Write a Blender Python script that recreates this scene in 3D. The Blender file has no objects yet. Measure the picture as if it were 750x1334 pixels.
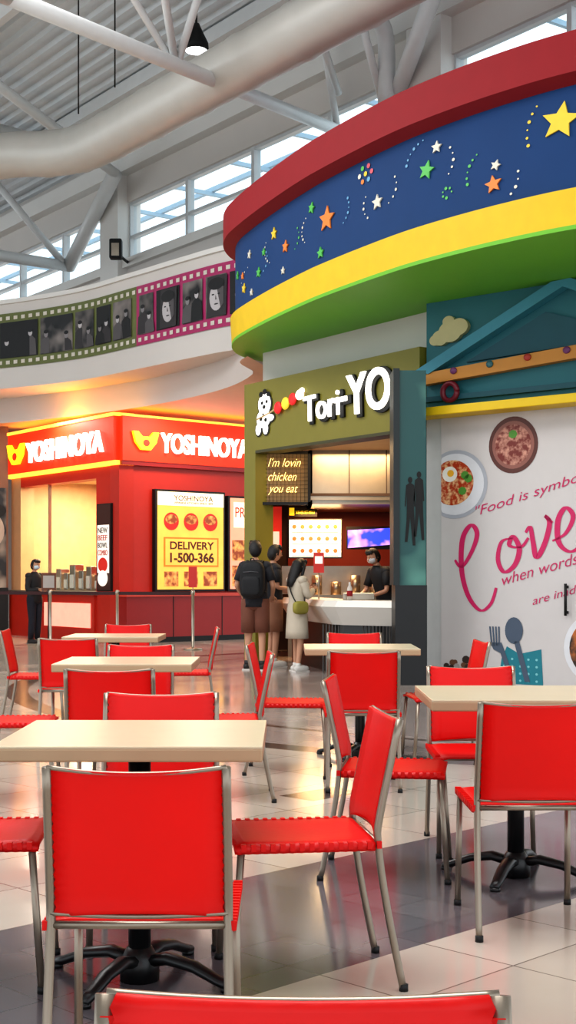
import bpy, bmesh, math, random
from mathutils import Matrix, Vector
random.seed(4)
S=bpy.context.scene
S.view_settings.view_transform='Standard'
try: S.view_settings.look='Medium High Contrast'
except Exception as e: print(e)
R=math.radians
KY=1.6
SX={}   # per-storefront panel module (width, depth)
def Y(p): return [(a[0],a[1]*KY)+tuple(a[2:]) for a in p]
def c(r,g,b):
    f=lambda u:(u/255/12.92) if u/255<=.04045 else ((u/255+.055)/1.055)**2.4
    return (f(r),f(g),f(b),1)
# ---------------------------------------------------------------- materials
MC={}
def mat(name,col,rough=.5,metal=0,em=0,var=.06,nscale=6,bump=0,trans=0,coat=0):
    if name in MC: return MC[name]
    m=bpy.data.materials.new(name); m.use_nodes=True; nt=m.node_tree; n=nt.nodes; l=nt.links
    b=n['Principled BSDF']; tc=n.new('ShaderNodeTexCoord'); no=n.new('ShaderNodeTexNoise')
    no.inputs['Scale'].default_value=nscale; no.inputs['Detail'].default_value=3
    l.new(tc.outputs['Object'],no.inputs['Vector'])
    mx=n.new('ShaderNodeMix'); mx.data_type='RGBA'
    d=[max(0,v*(1-var*2)) for v in col[:3]]+[1]; u=[min(1,v*(1+var)) for v in col[:3]]+[1]
    mx.inputs['A'].default_value=d; mx.inputs['B'].default_value=u
    l.new(no.outputs['Fac'],mx.inputs['Factor']); l.new(mx.outputs['Result'],b.inputs['Base Color'])
    b.inputs['Roughness'].default_value=rough; b.inputs['Metallic'].default_value=metal
    b.inputs['Coat Weight'].default_value=coat
    if em:
        l.new(mx.outputs['Result'],b.inputs['Emission Color']); b.inputs['Emission Strength'].default_value=em
    if bump:
        bp=n.new('ShaderNodeBump'); bp.inputs['Strength'].default_value=bump; bp.inputs['Distance'].default_value=.01
        n2=n.new('ShaderNodeTexNoise'); n2.inputs['Scale'].default_value=nscale*12
        l.new(tc.outputs['Object'],n2.inputs['Vector'])
        l.new(n2.outputs['Fac'],bp.inputs['Height']); l.new(bp.outputs['Normal'],b.inputs['Normal'])
    if trans:
        t=n.new('ShaderNodeBsdfTranslucent'); l.new(mx.outputs['Result'],t.inputs['Color'])
        ms=n.new('ShaderNodeMixShader'); ms.inputs[0].default_value=trans
        l.new(b.outputs[0],ms.inputs[1]); l.new(t.outputs[0],ms.inputs[2]); l.new(ms.outputs[0],n['Material Output'].inputs[0])
    MC[name]=m; return m
def photo_mat(name,c1,c2,scale=2.5,em=0):
    if name in MC: return MC[name]
    m=bpy.data.materials.new(name); m.use_nodes=True; nt=m.node_tree; n=nt.nodes; l=nt.links
    b=n['Principled BSDF']; tc=n.new('ShaderNodeTexCoord'); no=n.new('ShaderNodeTexNoise')
    no.inputs['Scale'].default_value=scale; no.inputs['Detail'].default_value=2
    l.new(tc.outputs['Object'],no.inputs['Vector'])
    r=n.new('ShaderNodeValToRGB'); r.color_ramp.elements[0].position=.42; r.color_ramp.elements[1].position=.66
    r.color_ramp.elements[0].color=c1; r.color_ramp.elements[1].color=c2
    l.new(no.outputs['Fac'],r.inputs[0]); l.new(r.outputs[0],b.inputs['Base Color'])
    b.inputs['Roughness'].default_value=.4
    if em: l.new(r.outputs[0],b.inputs['Emission Color']); b.inputs['Emission Strength'].default_value=em
    MC[name]=m; return m
def floor_mat():
    m=bpy.data.materials.new('floor_tiles'); m.use_nodes=True; nt=m.node_tree; n=nt.nodes; l=nt.links
    b=n['Principled BSDF']; g=n.new('ShaderNodeNewGeometry')
    mp=n.new('ShaderNodeMapping'); mp.inputs['Rotation'].default_value=(0,0,R(-45)); l.new(g.outputs['Position'],mp.inputs['Vector'])
    def brick(w,a,bb,mo,ms):
        k=n.new('ShaderNodeTexBrick'); k.offset=0; k.inputs['Scale'].default_value=1
        k.inputs['Brick Width'].default_value=w; k.inputs['Row Height'].default_value=w; k.inputs['Mortar Size'].default_value=ms
        k.inputs['Color1'].default_value=a; k.inputs['Color2'].default_value=bb; k.inputs['Mortar'].default_value=mo
        l.new(mp.outputs[0],k.inputs['Vector']); return k
    k1=brick(.5,c(224,210,192),c(206,190,172),c(140,124,112),.0035)
    k2=brick(.25,c(122,114,120),c(106,98,106),c(84,78,84),.003)
    k3=brick(.5,c(204,186,176),c(186,168,160),c(136,120,114),.0035)
    sp=n.new('ShaderNodeSeparateXYZ'); l.new(mp.outputs[0],sp.inputs[0])
    def M(op,a,bv,cv=None):
        x=n.new('ShaderNodeMath'); x.operation=op
        for i,v in enumerate((a,bv,cv)):
            if v is None: continue
            if isinstance(v,(int,float)): x.inputs[i].default_value=v
            else: l.new(v,x.inputs[i])
        return x.outputs[0]
    def mix(f,a,bb):
        x=n.new('ShaderNodeMix'); x.data_type='RGBA'; l.new(f,x.inputs['Factor']); 
        for nm,v in (('A',a),('B',bb)):
            if isinstance(v,tuple): x.inputs[nm].default_value=v
            else: l.new(v,x.inputs[nm])
        return x.outputs['Result']
    V=sp.outputs['Y']; U=sp.outputs['X']
    band=M('COMPARE',V,3.43,.57)
    ds=n.new('ShaderNodeVectorMath'); ds.operation='DISTANCE'; l.new(g.outputs['Position'],ds.inputs[0]); ds.inputs[1].default_value=(5,16,0)
    D=ds.outputs['Value']
    inside=M('LESS_THAN',D,8.0); ring=M('COMPARE',D,8.05,.12); ring2=M('COMPARE',D,7.1,.05)
    dark=M('MULTIPLY',M('COMPARE',V,5.24,.13),M('COMPARE',M('PINGPONG',U,1.38),.1,.12))
    col=mix(inside,k1.outputs['Color'],k3.outputs['Color'])
    col=mix(ring,col,c(84,70,66)); col=mix(ring2,col,c(120,96,84))
    col=mix(dark,col,c(90,76,72))
    col=mix(band,col,k2.outputs['Color'])
    no=n.new('ShaderNodeTexNoise'); no.inputs['Scale'].default_value=1.3; no.inputs['Detail'].default_value=4; l.new(g.outputs['Position'],no.inputs['Vector'])
    mm=n.new('ShaderNodeMix'); mm.data_type='RGBA'; mm.blend_type='MULTIPLY'; mm.inputs['Factor'].default_value=.3
    l.new(col,mm.inputs['A']); l.new(no.outputs['Fac'],mm.inputs['B'])
    hs=n.new('ShaderNodeHueSaturation'); hs.inputs['Saturation'].default_value=.8; hs.inputs['Value'].default_value=.86; l.new(mm.outputs['Result'],hs.inputs['Color'])
    l.new(hs.outputs[0],b.inputs['Base Color'])
    rr=n.new('ShaderNodeMapRange'); rr.inputs[3].default_value=.06; rr.inputs[4].default_value=.22; l.new(no.outputs['Fac'],rr.inputs[0])
    l.new(rr.outputs[0],b.inputs['Roughness']); b.inputs['Specular IOR Level'].default_value=.8
    return m
def glass_mat():
    m=bpy.data.materials.new('window_glass'); m.use_nodes=True; n=m.node_tree.nodes; l=m.node_tree.links
    t=n.new('ShaderNodeBsdfTransparent'); t.inputs[0].default_value=(.86,.95,.98,1); g=n.new('ShaderNodeBsdfGlossy'); g.inputs['Roughness'].default_value=.05
    ms=n.new('ShaderNodeMixShader'); ms.inputs[0].default_value=.07
    l.new(t.outputs[0],ms.inputs[1]); l.new(g.outputs[0],ms.inputs[2]); l.new(ms.outputs[0],n['Material Output'].inputs[0]); return m
white=mat('white_paint',c(226,224,220),.55,var=.03,nscale=1)
whitew=mat('wall_white',c(212,207,202),.6,var=.04,nscale=.7)
steel=mat('painted_white_steel',c(222,224,224),.4,var=.03)
red=mat('red_leather',c(246,16,12),.42,var=.06,nscale=3,bump=.1,trans=.35)
tubem=mat('champagne_metal',c(150,138,124),.32,metal=.75,var=.05)
black=mat('black_iron',c(18,18,20),.35,var=.1)
blk=mat('matte_black',c(14,14,15),.6)
laminate=mat('cream_laminate',c(210,196,166),.28,var=.04,nscale=8)
lamedge=mat('laminate_edge',c(180,152,120),.45)
stain=mat('stainless_steel',c(176,166,152),.28,metal=.8,var=.08)
# ---------------------------------------------------------------- mesh builder
def cat(pts,n=8,closed=False):
    P=[Vector(p) for p in pts]; out=[]; N=len(P)
    for i in range(N if closed else N-1):
        if closed: a,b,d,e=P[(i-1)%N],P[i],P[(i+1)%N],P[(i+2)%N]
        else: a,b,d,e=P[max(i-1,0)],P[i],P[i+1],P[min(i+2,N-1)]
        for k in range(n):
            t=k/n; out.append(.5*((2*b)+(d-a)*t+(2*a-5*b+4*d-e)*t*t+(3*b-a-3*d+e)*t**3))
    if not closed: out.append(P[-1])
    return out
class MB:
    def __init__(s): s.v=[];s.f=[];s.m=[];s.s=[];s.mats=[];s.M=Matrix.Identity(4)
    def add(s,vs,fs,m,smooth=False):
        o=len(s.v); s.v+= [s.M@Vector(p) for p in vs]
        if m not in s.mats: s.mats.append(m)
        k=s.mats.index(m)
        for f in fs: s.f.append([o+i for i in f]); s.m.append(k); s.s.append(smooth)
    def box(s,x0,x1,y0,y1,z0,z1,m):
        v=[(x,y,z) for z in (z0,z1) for y in (y0,y1) for x in (x0,x1)]
        s.add(v,[(0,2,3,1),(4,5,7,6),(0,1,5,4),(2,6,7,3),(0,4,6,2),(1,3,7,5)],m)
    def bbox(s,x0,x1,y0,y1,z0,z1,m,bv=.01):
        bm=bmesh.new(); bmesh.ops.create_cube(bm,size=1)
        for v in bm.verts: v.co=Vector(((x0+x1)/2+v.co.x*(x1-x0),(y0+y1)/2+v.co.y*(y1-y0),(z0+z1)/2+v.co.z*(z1-z0)))
        bmesh.ops.bevel(bm,geom=bm.edges[:],offset=bv,segments=2,affect='EDGES',profile=.5)
        bm.verts.index_update(); s.add([v.co[:] for v in bm.verts],[[v.index for v in f.verts] for f in bm.faces],m); bm.free()
    def tube(s,pts,r,m,n=10,caps=True,flat=(1,1),smooth=True,up=None):
        P=[Vector(p) for p in pts]; N=len(P); rs=r if isinstance(r,(list,tuple)) else [r]*N
        T=[(P[min(i+1,N-1)]-P[max(i-1,0)]).normalized() for i in range(N)]
        a=Vector(up) if up else (Vector((0,0,1)) if abs(T[0].z)<.9 else Vector((1,0,0)))
        u=(a-T[0]*a.dot(T[0])).normalized(); vs=[];fs=[]
        for i in range(N):
            u=(u-T[i]*u.dot(T[i])).normalized(); w=T[i].cross(u)
            for k in range(n):
                an=2*math.pi*(k+.5)/n; vs.append(P[i]+(u*math.cos(an)*flat[0]+w*math.sin(an)*flat[1])*rs[i])
        for i in range(N-1):
            for k in range(n): fs.append((i*n+k,i*n+(k+1)%n,(i+1)*n+(k+1)%n,(i+1)*n+k))
        if caps: fs.append(tuple(range(n))); fs.append(tuple((N-1)*n+k for k in range(n)))
        s.add(vs,fs,m,smooth)
    def rings(s,rg,m,n=20,caps=True,e=1.0):
        vs=[];fs=[]
        for (cx,cy,cz,rx,ry) in rg:
            for k in range(n):
                a=2*math.pi*k/n; ca,sa=math.cos(a),math.sin(a)
                vs.append((cx+rx*math.copysign(abs(ca)**e,ca),cy+ry*math.copysign(abs(sa)**e,sa),cz))
        N=len(rg)
        for i in range(N-1):
            for k in range(n): fs.append((i*n+k,i*n+(k+1)%n,(i+1)*n+(k+1)%n,(i+1)*n+k))
        if caps: fs.append(tuple(range(n))); fs.append(tuple((N-1)*n+k for k in range(n)))
        s.add(vs,fs,m,True)
    def blob(s,ce,r,m,e=1,n=16,h=10,fn=None,cut=None):
        vs=[];fs=[]; g=lambda v:math.copysign(abs(v)**e,v)
        for j in range(h+1):
            p=-math.pi/2+math.pi*j/h
            for k in range(n):
                a=2*math.pi*k/n; q=Vector((g(math.cos(p))*g(math.cos(a)),g(math.cos(p))*g(math.sin(a)),g(math.sin(p))))
                q=Vector((q.x*r[0],q.y*r[1],q.z*r[2]))
                if fn: q=fn(q)
                vs.append(q+Vector(ce))
        for j in range(h):
            for k in range(n):
                F=(j*n+k,j*n+(k+1)%n,(j+1)*n+(k+1)%n,(j+1)*n+k)
                if cut and cut(sum((vs[i]-Vector(ce) for i in F),Vector())/4): continue
                fs.append(F)
        s.add(vs,fs,m,True)
    def poly(s,pts,m,y=0):
        s.add([(p[0],y,p[1]) for p in pts],[tuple(range(len(pts)))],m)
    def prism(s,pts,y0,y1,m):
        N=len(pts); s.add([(p[0],y0,p[1]) for p in pts]+[(p[0],y1,p[1]) for p in pts],
          [tuple(range(N)),tuple(range(N,2*N))]+[(i,(i+1)%N,(i+1)%N+N,i+N) for i in range(N)],m)
    def disc(s,x,z,r,m,y=0,n=24,rz=None): s.poly([(x+r*math.cos(2*math.pi*k/n),z+(rz or r)*math.sin(2*math.pi*k/n)) for k in range(n)],m,y)
    def ribbon(s,pts,w,m,y=0,n=8):
        P=cat([(p[0],0,p[1]) for p in pts],n); N=len(P); vs=[];
        for i in range(N):
            T=(P[min(i+1,N-1)]-P[max(i-1,0)]).normalized(); q=Vector((-T.z,0,T.x)); t=i/(N-1); ww=w*(.45+.55*abs(T.z))*(.4+.6*math.sin(math.pi*min(1,max(0,.06+.88*t))))
            vs+= [(P[i].x+q.x*ww,y,P[i].z+q.z*ww),(P[i].x-q.x*ww,y,P[i].z-q.z*ww)]
        s.add(vs,[(2*i,2*i+1,2*i+3,2*i+2) for i in range(N-1)],m)
    def obj(s,name,loc=(0,0,0),rz=0,parent=None,recalc=True):
        kx,ky=SX.get(parent.name,(1,1)) if parent else (1,1)
        me=bpy.data.meshes.new(name); me.from_pydata([(v[0]*kx,v[1]*ky,v[2]) for v in s.v],[],s.f)
        for m in s.mats: me.materials.append(m)
        for i,p in enumerate(me.polygons): p.material_index=s.m[i]; p.use_smooth=s.s[i]
        if recalc:
            bm=bmesh.new(); bm.from_mesh(me); bmesh.ops.recalc_face_normals(bm,faces=bm.faces); bm.to_mesh(me); bm.free()
        o=bpy.data.objects.new(name,me); S.collection.objects.link(o); o.location=loc; o.rotation_euler=(0,0,rz)
        if parent: o.parent=parent
        return o
def empty(name,loc=(0,0,0),rz=0):
    o=bpy.data.objects.new(name,None); S.collection.objects.link(o); o.location=loc; o.rotation_euler=(0,0,rz); o.empty_display_size=.2; return o
def text(name,body,x,z,w,h,m,parent,y=0,ext=.005,off=0,tilt=0,shear=0):
    kx,ky=SX.get(parent.name,(1,1)); x*=kx; w*=kx; y*=ky
    cu=bpy.data.curves.new(name,'FONT'); cu.body=body; cu.size=1; cu.extrude=0; cu.offset=off; cu.shear=shear
    cu.fill_mode='FRONT' if ext==0 else 'BOTH'
    cu.materials.append(m); o=bpy.data.objects.new(name,cu); S.collection.objects.link(o)
    bpy.context.view_layer.update(); bb=o.bound_box
    x0=min(b[0] for b in bb); y0=min(b[1] for b in bb); dx=max(b[0] for b in bb)-x0; dy=max(b[1] for b in bb)-y0
    sx=w/dx; sy=h/dy; cu.extrude=ext
    o.scale=(sx,sy,1); o.rotation_euler=(math.pi/2,-tilt,0)
    o.location=(x-x0*sx,y,z-y0*sy)
    o.parent=parent; return o
# ---------------------------------------------------------------- room shell
b=MB(); b.box(-40,40,-16,60,-.1,0,floor_mat()); b.obj('floor')
P0=Vector((-3.3,28,0)); w_=Vector((-.587,.810,0))*1.29; m_=Vector((-.810,-.587,0))
HM=Matrix(((w_.x,m_.x,0,P0.x),(w_.y,m_.y,0,P0.y),(0,0,1,0),(0,0,0,1)))
cols=[.05+7.62*k for k in range(-3,3)]
b=MB(); b.M=HM
b.box(-26,20,-.3,0,4.9,7.77,whitew); b.box(-26,20,-.3,0,9.0,10.2,whitew)
b.box(-26,20,-.02,.25,9.55,9.9,white)
b.box(-26,20,-.05,.12,7.62,7.80,white)
for s0 in cols: b.box(s0,s0+.6,-.32,.22,6,10.2,white)
b.M=Matrix.Identity(4); b.box(-26,14,38,38.3,0,5,whitew)
b.obj('wall_back')
fr=mat('window_frame',c(208,212,214),.4)
gl=glass_mat()
k=1
for s0 in cols[:-1]:
    b=MB(); b.M=HM
    a=s0+.6; e=s0+7.62; pw=(e-a)/4
    for i in range(5): b.box(a+pw*i-.035,a+pw*i+.035,-.2,-.05,7.77,9.0,fr)
    for z in (7.8,8.28,8.97): b.box(a,e,-.19,-.06,z-.03,z+.03,fr)
    b.add([(a,-.13,7.77),(e,-.13,7.77),(e,-.13,9),(a,-.13,9)],[(0,1,2,3)],gl)
    b.obj('window_%d'%k); k+=1
ext=mat('exterior_roof_blue',c(168,194,212),.6)
b=MB(); b.M=HM
for i in range(23): b.box(-26+2*i,-25.93+2*i,-6,-2.2,11.2,11.3,ext)
for d in (-3.0,-4.2,-5.4): b.box(-26,20,d-.05,d+.05,11.3,11.42,ext)
b.box(-26,20,-5,-4.92,8.6,8.75,ext)
b.obj('exterior_canopy_roof')
deck=mat('corrugated_deck',c(226,233,238),.5,var=.03)
b=MB(); b.M=HM; vs=[];fs=[]; d=-.3
prof=[(0,0),(.1,0),(.14,.07),(.26,.07),(.3,0)]
pts=[]
while d<42:
    for q in prof[:-1]: pts.append((d+q[0],q[1]))
    d+=.3
for (dd,hz) in pts:
    z=10.15+.06*dd+hz; vs+=[(-26,dd,z),(20,dd,z)]
fs=[(2*i,2*i+1,2*i+3,2*i+2) for i in range(len(pts)-1)]
b.add(vs,fs,deck); b.obj('ceiling')
b=MB(); b.M=HM
for dd in (1.7,4.7,7.7,10.7,13.7,16.7,19.7): b.box(-26,20,dd-.07,dd+.07,9.9+.06*dd,10.14+.06*dd,steel)
for s0 in cols: b.tube([(s0+.3,0,9.95),(s0+.3,38,12.0)],.12,steel)
b.obj('trim_roof_purlins')
def truss(name,segs):
    b=MB()
    for a,e,r in segs: b.tube(Y([a,e]),r,steel,14)
    b.obj(name)
truss('roof_truss',[((.82,13.95,8.6),(-3.12,9.39,7.68),.1),((-3.12,9.39,7.68),(-6.5,5.5,6.95),.1),
 ((-1.5,11.3,8.03),(-1.75,10.2,9.9),.055),((-1.5,11.3,8.03),(-.85,10.9,9.7),.055),
 ((-3.4,9.1,7.6),(-3.0,9.4,10.2),.05),((.82,13.95,8.6),(.45,13.2,10.3),.06),((-1.5,11.3,8.03),(-3.1,10.3,10.3),.05)])
truss('roof_truss',[((1.55,13.2,8.35),(2.1,12.0,9.6),.13),((2.1,12.0,9.6),(1.2,10.8,10.8),.1),((.8,13.4,8.9),(.35,12.4,9.55),.06),((1.55,13.2,8.35),(1.0,12.4,9.7),.06)])
truss('roof_truss',[((-4.85,18.7,8.1),(-7.6,17.2,8.05),.12),((-4.85,18.7,8.1),(-3.5,17.1,9.4),.15),((-4.95,18.6,8.15),(-6.6,18.4,10.1),.08),
  ((-3.5,17.1,9.4),(-5.9,14.6,10.4),.1),((-7.6,17.2,8.05),(-10,14.8,8.0),.12)])
b=MB()
b.tube(cat(Y([(.75,12.4,9.75),(1.15,12.6,9.72),(1.42,12.75,9.55),(1.5,12.85,9.2),(1.5,12.9,8.4)]),6),.13,steel,16)
b.obj('drain_pipe')
ductm=mat('duct_insulation',c(206,204,198),.42,var=.05,nscale=2,metal=.15)
path=[Vector((-9.5,16.0,8.6)),Vector((-5.2,14.75,8.55)),Vector((-4.1,14.42,8.45)),Vector((-3.45,14.1,8.38)),Vector((-2.85,13.62,8.35))]
for kk in range(1,10): path.append(Vector((-2.85+.757*kk,13.62-.653*kk,8.35)))
P=cat([(v.x,v.y*KY,v.z) for v in path],8); rr=[]
for i,p in enumerate(P): rr.append(.38 if i%8 else .395)
b=MB(); b.tube(P,rr,ductm,28,caps=True)
b.obj('air_duct')
b=MB()
for (x,y) in Y([(-3.2,12.9),(-2.5,12.2),(-4.7,13.7)]): b.tube([(x,y,8.3),(x,y,10.4)],.012,blk,6)
b.obj('hanging_rods')
b=MB(); x,y,z=-1.45,21.36,9.55
b.tube([(x,y,z+.4),(x,y,z+.75)],.02,blk,8); b.rings([(x,y,z,.2,.2),(x,y,z+.12,.19,.19),(x,y,z+.3,.1,.1),(x,y,z+.42,.05,.05)],blk); b.rings([(x,y,z-.01,.17,.17),(x,y,z-.005,.17,.17)],mat('lamp_glow',(1,1,1,1),em=6)); b.obj('high_bay_lamp')
b=MB(); b.bbox(-3.55,-3.3,26.8,27,7.55,7.95,blk,.03); b.box(-3.5,-3.35,26.78,26.8,7.6,7.85,stain); b.tube([(-3.42,27,7.7),(-3.3,27.8,7.7)],.03,blk); b.obj('wall_floodlight')
# ---------------------------------------------------------------- mezzanine fascia + film strip
FP=cat(Y([(-16,17.2,0),(-9,17.0,0),(-7.2,16.85,0),(-5.63,16.5,0),(-3.95,15.8,0),(-2.72,14.96,0),(-1.75,14.25,0),(-.93,13.7,0),(.3,13.1,0),(2.2,12.2,0)]),10)
def at(P,X,off=0):
    for i in range(len(P)-1):
        if P[i].x<=X<=P[i+1].x:
            t=(X-P[i].x)/(P[i+1].x-P[i].x+1e-9); p=P[i].lerp(P[i+1],t)
            T=(P[i+1]-P[i]).normalized(); nn=Vector((T.y,-T.x,0)); return p+nn*off,T,nn
    return P[-1],Vector((1,0,0)),Vector((0,-1,0))
def band(b,P,z0,z1,m,off0=0,off1=None,x0=-99,x1=99):
    Q=[p for p in P if x0<p.x<x1]
    if x0>-90: Q=[at(P,x0)[0]]+Q
    if x1<90: Q=Q+[at(P,x1)[0]]
    off1=off0 if off1 is None else off1; vs=[];
    for i in range(len(Q)):
        T=(Q[min(i+1,len(Q)-1)]-Q[max(i-1,0)]).normalized(); nn=Vector((T.y,-T.x,0))
        a=Q[i]+nn*off0; e=Q[i]+nn*off1; vs+=[(a.x,a.y,z0),(e.x,e.y,z1)]
    b.add(vs,[(2*i,2*i+2,2*i+3,2*i+1) for i in range(len(Q)-1)],m,True)
b=MB(); band(b,FP,4.9,6.62,whitew); band(b,FP,6.62,6.62,white,.05,-.25); band(b,FP,6.62,6.54,white,.05,.05); band(b,FP,6.54,6.54,white,0,.05)
band(b,FP,4.9,4.9,whitew,0,-2.6)
LP=cat(Y([(-16,18.4,0),(-9,18.1,0),(-5.97,17.45,0),(-3.1,16.0,0),(-1.3,14.5,0),(-.55,13.2,0),(-.58,12.15,0),(1.66,10.12,0)]),8)
band(b,LP[:41],4.4,4.95,whitew)
b.obj('wall_mezzanine_fascia',recalc=False)
sof=mat('warm_soffit',c(232,196,176),.6,var=.03)
b=MB(); Q=[p for p in LP[:49]]
vs=[];
for p in Q: vs+=[(p.x,p.y,4.4),(p.x+3.6,p.y+14,4.4)]
b.add(vs,[(2*i,2*i+1,2*i+3,2*i+2) for i in range(len(Q)-1)],sof); b.obj('ceiling_soffit')
green=mat('film_green',c(104,112,60),.5); pink=mat('film_pink',c(172,44,102),.5)
hole=mat('film_hole',c(214,208,196),.5); pm=photo_mat('bw_photo',c(14,12,14),c(130,122,118),2.2)
pg=[mat('photo_grey_%d'%i,c(v,v-4,v-2),.5) for i,v in enumerate((48,86,136,190))]; pk=mat('photo_dark',c(13,12,14),.5)
b=MB()
Z0,Z1=5.3,6.35
band(b,FP,Z0,Z1,green,.02,.02,-10,-2.66); band(b,FP,Z0,Z1,pink,.02,.02,-2.66,1.2)
def q(b,P,xa,xb,z0,z1,m,off):
    a=at(P,xa,off)[0]; e=at(P,xb,off)[0]; b.add([(a.x,a.y,z0),(e.x,e.y,z0),(e.x,e.y,z1),(a.x,a.y,z1)],[(0,1,2,3)],m)
x=-9.9
while x<1.1:
    dx=.095*abs(at(FP,x)[1].x)
    for z in (Z0+.06,Z1-.13): q(b,FP,x,x+dx,z,z+.07,hole,.03)
    x+=dx*2
fr_=[-8.6,-7.7,-6.6,-5.63,-4.74,-3.98,-3.52,-3.16,-2.72,-2.28,-1.78,-1.36,-.95,-.4,.2]
for i in range(len(fr_)-1):
    xa,xb=fr_[i]+.03,fr_[i+1]-.03; 
    if abs(fr_[i]+2.72)<.01: xa+=.1
    q(b,FP,xa,xb,Z0+.18,Z1-.18,pm if i%3 else pk,.035)
    mid=(xa+xb)/2; wd=(xb-xa)
    def fig(cx,hz,sc,m,m2):
        p,T,nn=at(FP,cx,.045); b.M=Matrix.Translation(p)@Matrix(((T.x,-nn.x,0,0),(T.y,-nn.y,0,0),(0,0,1,0),(0,0,0,1)))
        b.disc(0,hz,.06*sc,m,0,14,.07*sc); b.disc(0,hz+.05*sc,.068*sc,pk,-.002,14,.04*sc)
        b.poly([(-.18*sc,Z0+.19),(.18*sc,Z0+.19),(.15*sc,hz-.14*sc),(.04*sc,hz-.06*sc),(-.04*sc,hz-.06*sc),(-.15*sc,hz-.14*sc)],m2,.002)
        b.M=Matrix.Identity(4)
    if i in (9,11):
        p,T,nn=at(FP,mid,.05); b.M=Matrix.Translation(p)@Matrix(((T.x,-nn.x,0,0),(T.y,-nn.y,0,0),(0,0,1,0),(0,0,0,1)))@Matrix.Diagonal((1.3,1,1,1))
        zc=Z0+.5; b.poly([(-.17,Z0+.19),(.2,Z0+.19),(.22,Z1-.2),(-.15,Z1-.2)],pg[0],.004)
        b.disc(.02,zc,.13,pg[3],0,20,.22); b.disc(.02,zc+.22,.15,pk,-.003,20,.1); b.poly([(.02,zc+.2),(.16,zc+.15),(.16,zc-.12),(.1,zc-.18)],pg[1],-.002)
        b.disc(-.04,zc+.05,.025,pk,-.004,10,.012); b.disc(.07,zc+.05,.025,pk,-.004,10,.012); b.disc(.02,zc-.11,.04,pg[0],-.004,10,.012)
        b.poly([(.01,zc+.04),(.03,zc-.04),(.0,zc-.04)],pg[1],-.004); b.M=Matrix.Identity(4)
    else:
        nf=2 if wd<.6 else 3
        for j in range(nf): fig(xa+wd*(j+.6)/(nf+.2),Z0+.48+.07*((i+j)%3),.9,pg[2+(i+j)%2],[pk,pg[0],pg[1]][(i*2+j)%3])
b.obj('film_strip_banner',recalc=False)
# ---------------------------------------------------------------- star canopy
CPc=[(6.5,7.2,0),(4.6,7.35,0),(3.5,7.55,0),(2.69,7.88,0),(2.06,8.25,0),(1.46,8.7,0),(1.04,9.1,0),(.49,9.72,0),(.2,10.1,0),(-.17,10.65,0),(-.5,11.2,0),(-.69,11.6,0),(-.74,12.0,0),(-.62,12.4,0),(-.3,12.7,0)]
CP=list(reversed(cat(Y(CPc),8)))
redm=mat('canopy_red',c(146,20,30),.75,var=.05); blue=mat('canopy_blue',c(12,60,112),.8,var=.06,nscale=2)
yel=mat('canopy_yellow',c(232,194,26),.5); grn=mat('canopy_green',c(112,188,48),.5,var=.05,nscale=1)
b=MB()
for z0,z1,m,o0,o1 in ((5.88,6.26,redm,.17,.17),(5.82,5.88,redm,0,.17),(4.84,5.84,blue,0,0),(4.84,4.84,yel,.0,.07),(4.5,4.84,yel,.05,.07),(4.46,4.5,grn,.05,.05),(6.26,6.26,redm,.17,-.3)):
    band(b,CP,z0,z1,m,o0,o1)
def cap(z,m,off,extra):
    Q=[]
    for i in range(len(CP)):
        T=(CP[min(i+1,len(CP)-1)]-CP[max(i-1,0)]).normalized(); nn=Vector((T.y,-T.x,0)); e=CP[i]+nn*off; Q.append((e.x,e.y,z))
    Q+=extra
    b.add(Q,[tuple(range(len(Q)))],m)
cap(4.46,grn,.05,Y([(6.5,8.6,4.46),(3.14,9.9,4.46),(1.7,11.0,4.46)]))
cap(6.24,redm,0,Y([(6.5,10,6.24),(2,12.6,6.24)]))
b.obj('star_canopy',recalc=False)
sc={'y':mat('star_yellow',c(240,208,60),.5),'o':mat('star_orange',c(240,138,60),.5),'g':mat('star_green',c(90,190,90),.5),'c':mat('star_cream',c(226,222,206),.5),'b':mat('dot_blue',c(110,170,210),.5),'r':mat('dot_pink',c(220,96,110),.5)}
b=MB()
def star(X,z,r,col,rot=.2,off=.015):
    p,T,nn=at(CP,X,off); 
    b.M=Matrix.Translation(p)@Matrix(((T.x,-nn.x,0,0),(T.y,-nn.y,0,0),(0,0,1,z),(0,0,0,1)))@Matrix.Diagonal((1.2,1,1,1))
    b.prism([((r if k%2==0 else r*.46)*math.sin(k*math.pi/5+rot),(r if k%2==0 else r*.46)*math.cos(k*math.pi/5+rot)) for k in range(10)],-.006,.01,sc[col]); b.M=Matrix.Identity(4)
def dot(X,z,r,col):
    if not 4.9<z<5.8: return
    p,T,nn=at(CP,X,.008); b.M=Matrix.Translation(p)@Matrix(((T.x,-nn.x,0,0),(T.y,-nn.y,0,0),(0,0,1,z),(0,0,0,1)))
    b.disc(0,0,r*1.2,sc[col],-.002,10,r); b.M=Matrix.Identity(4)
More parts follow.
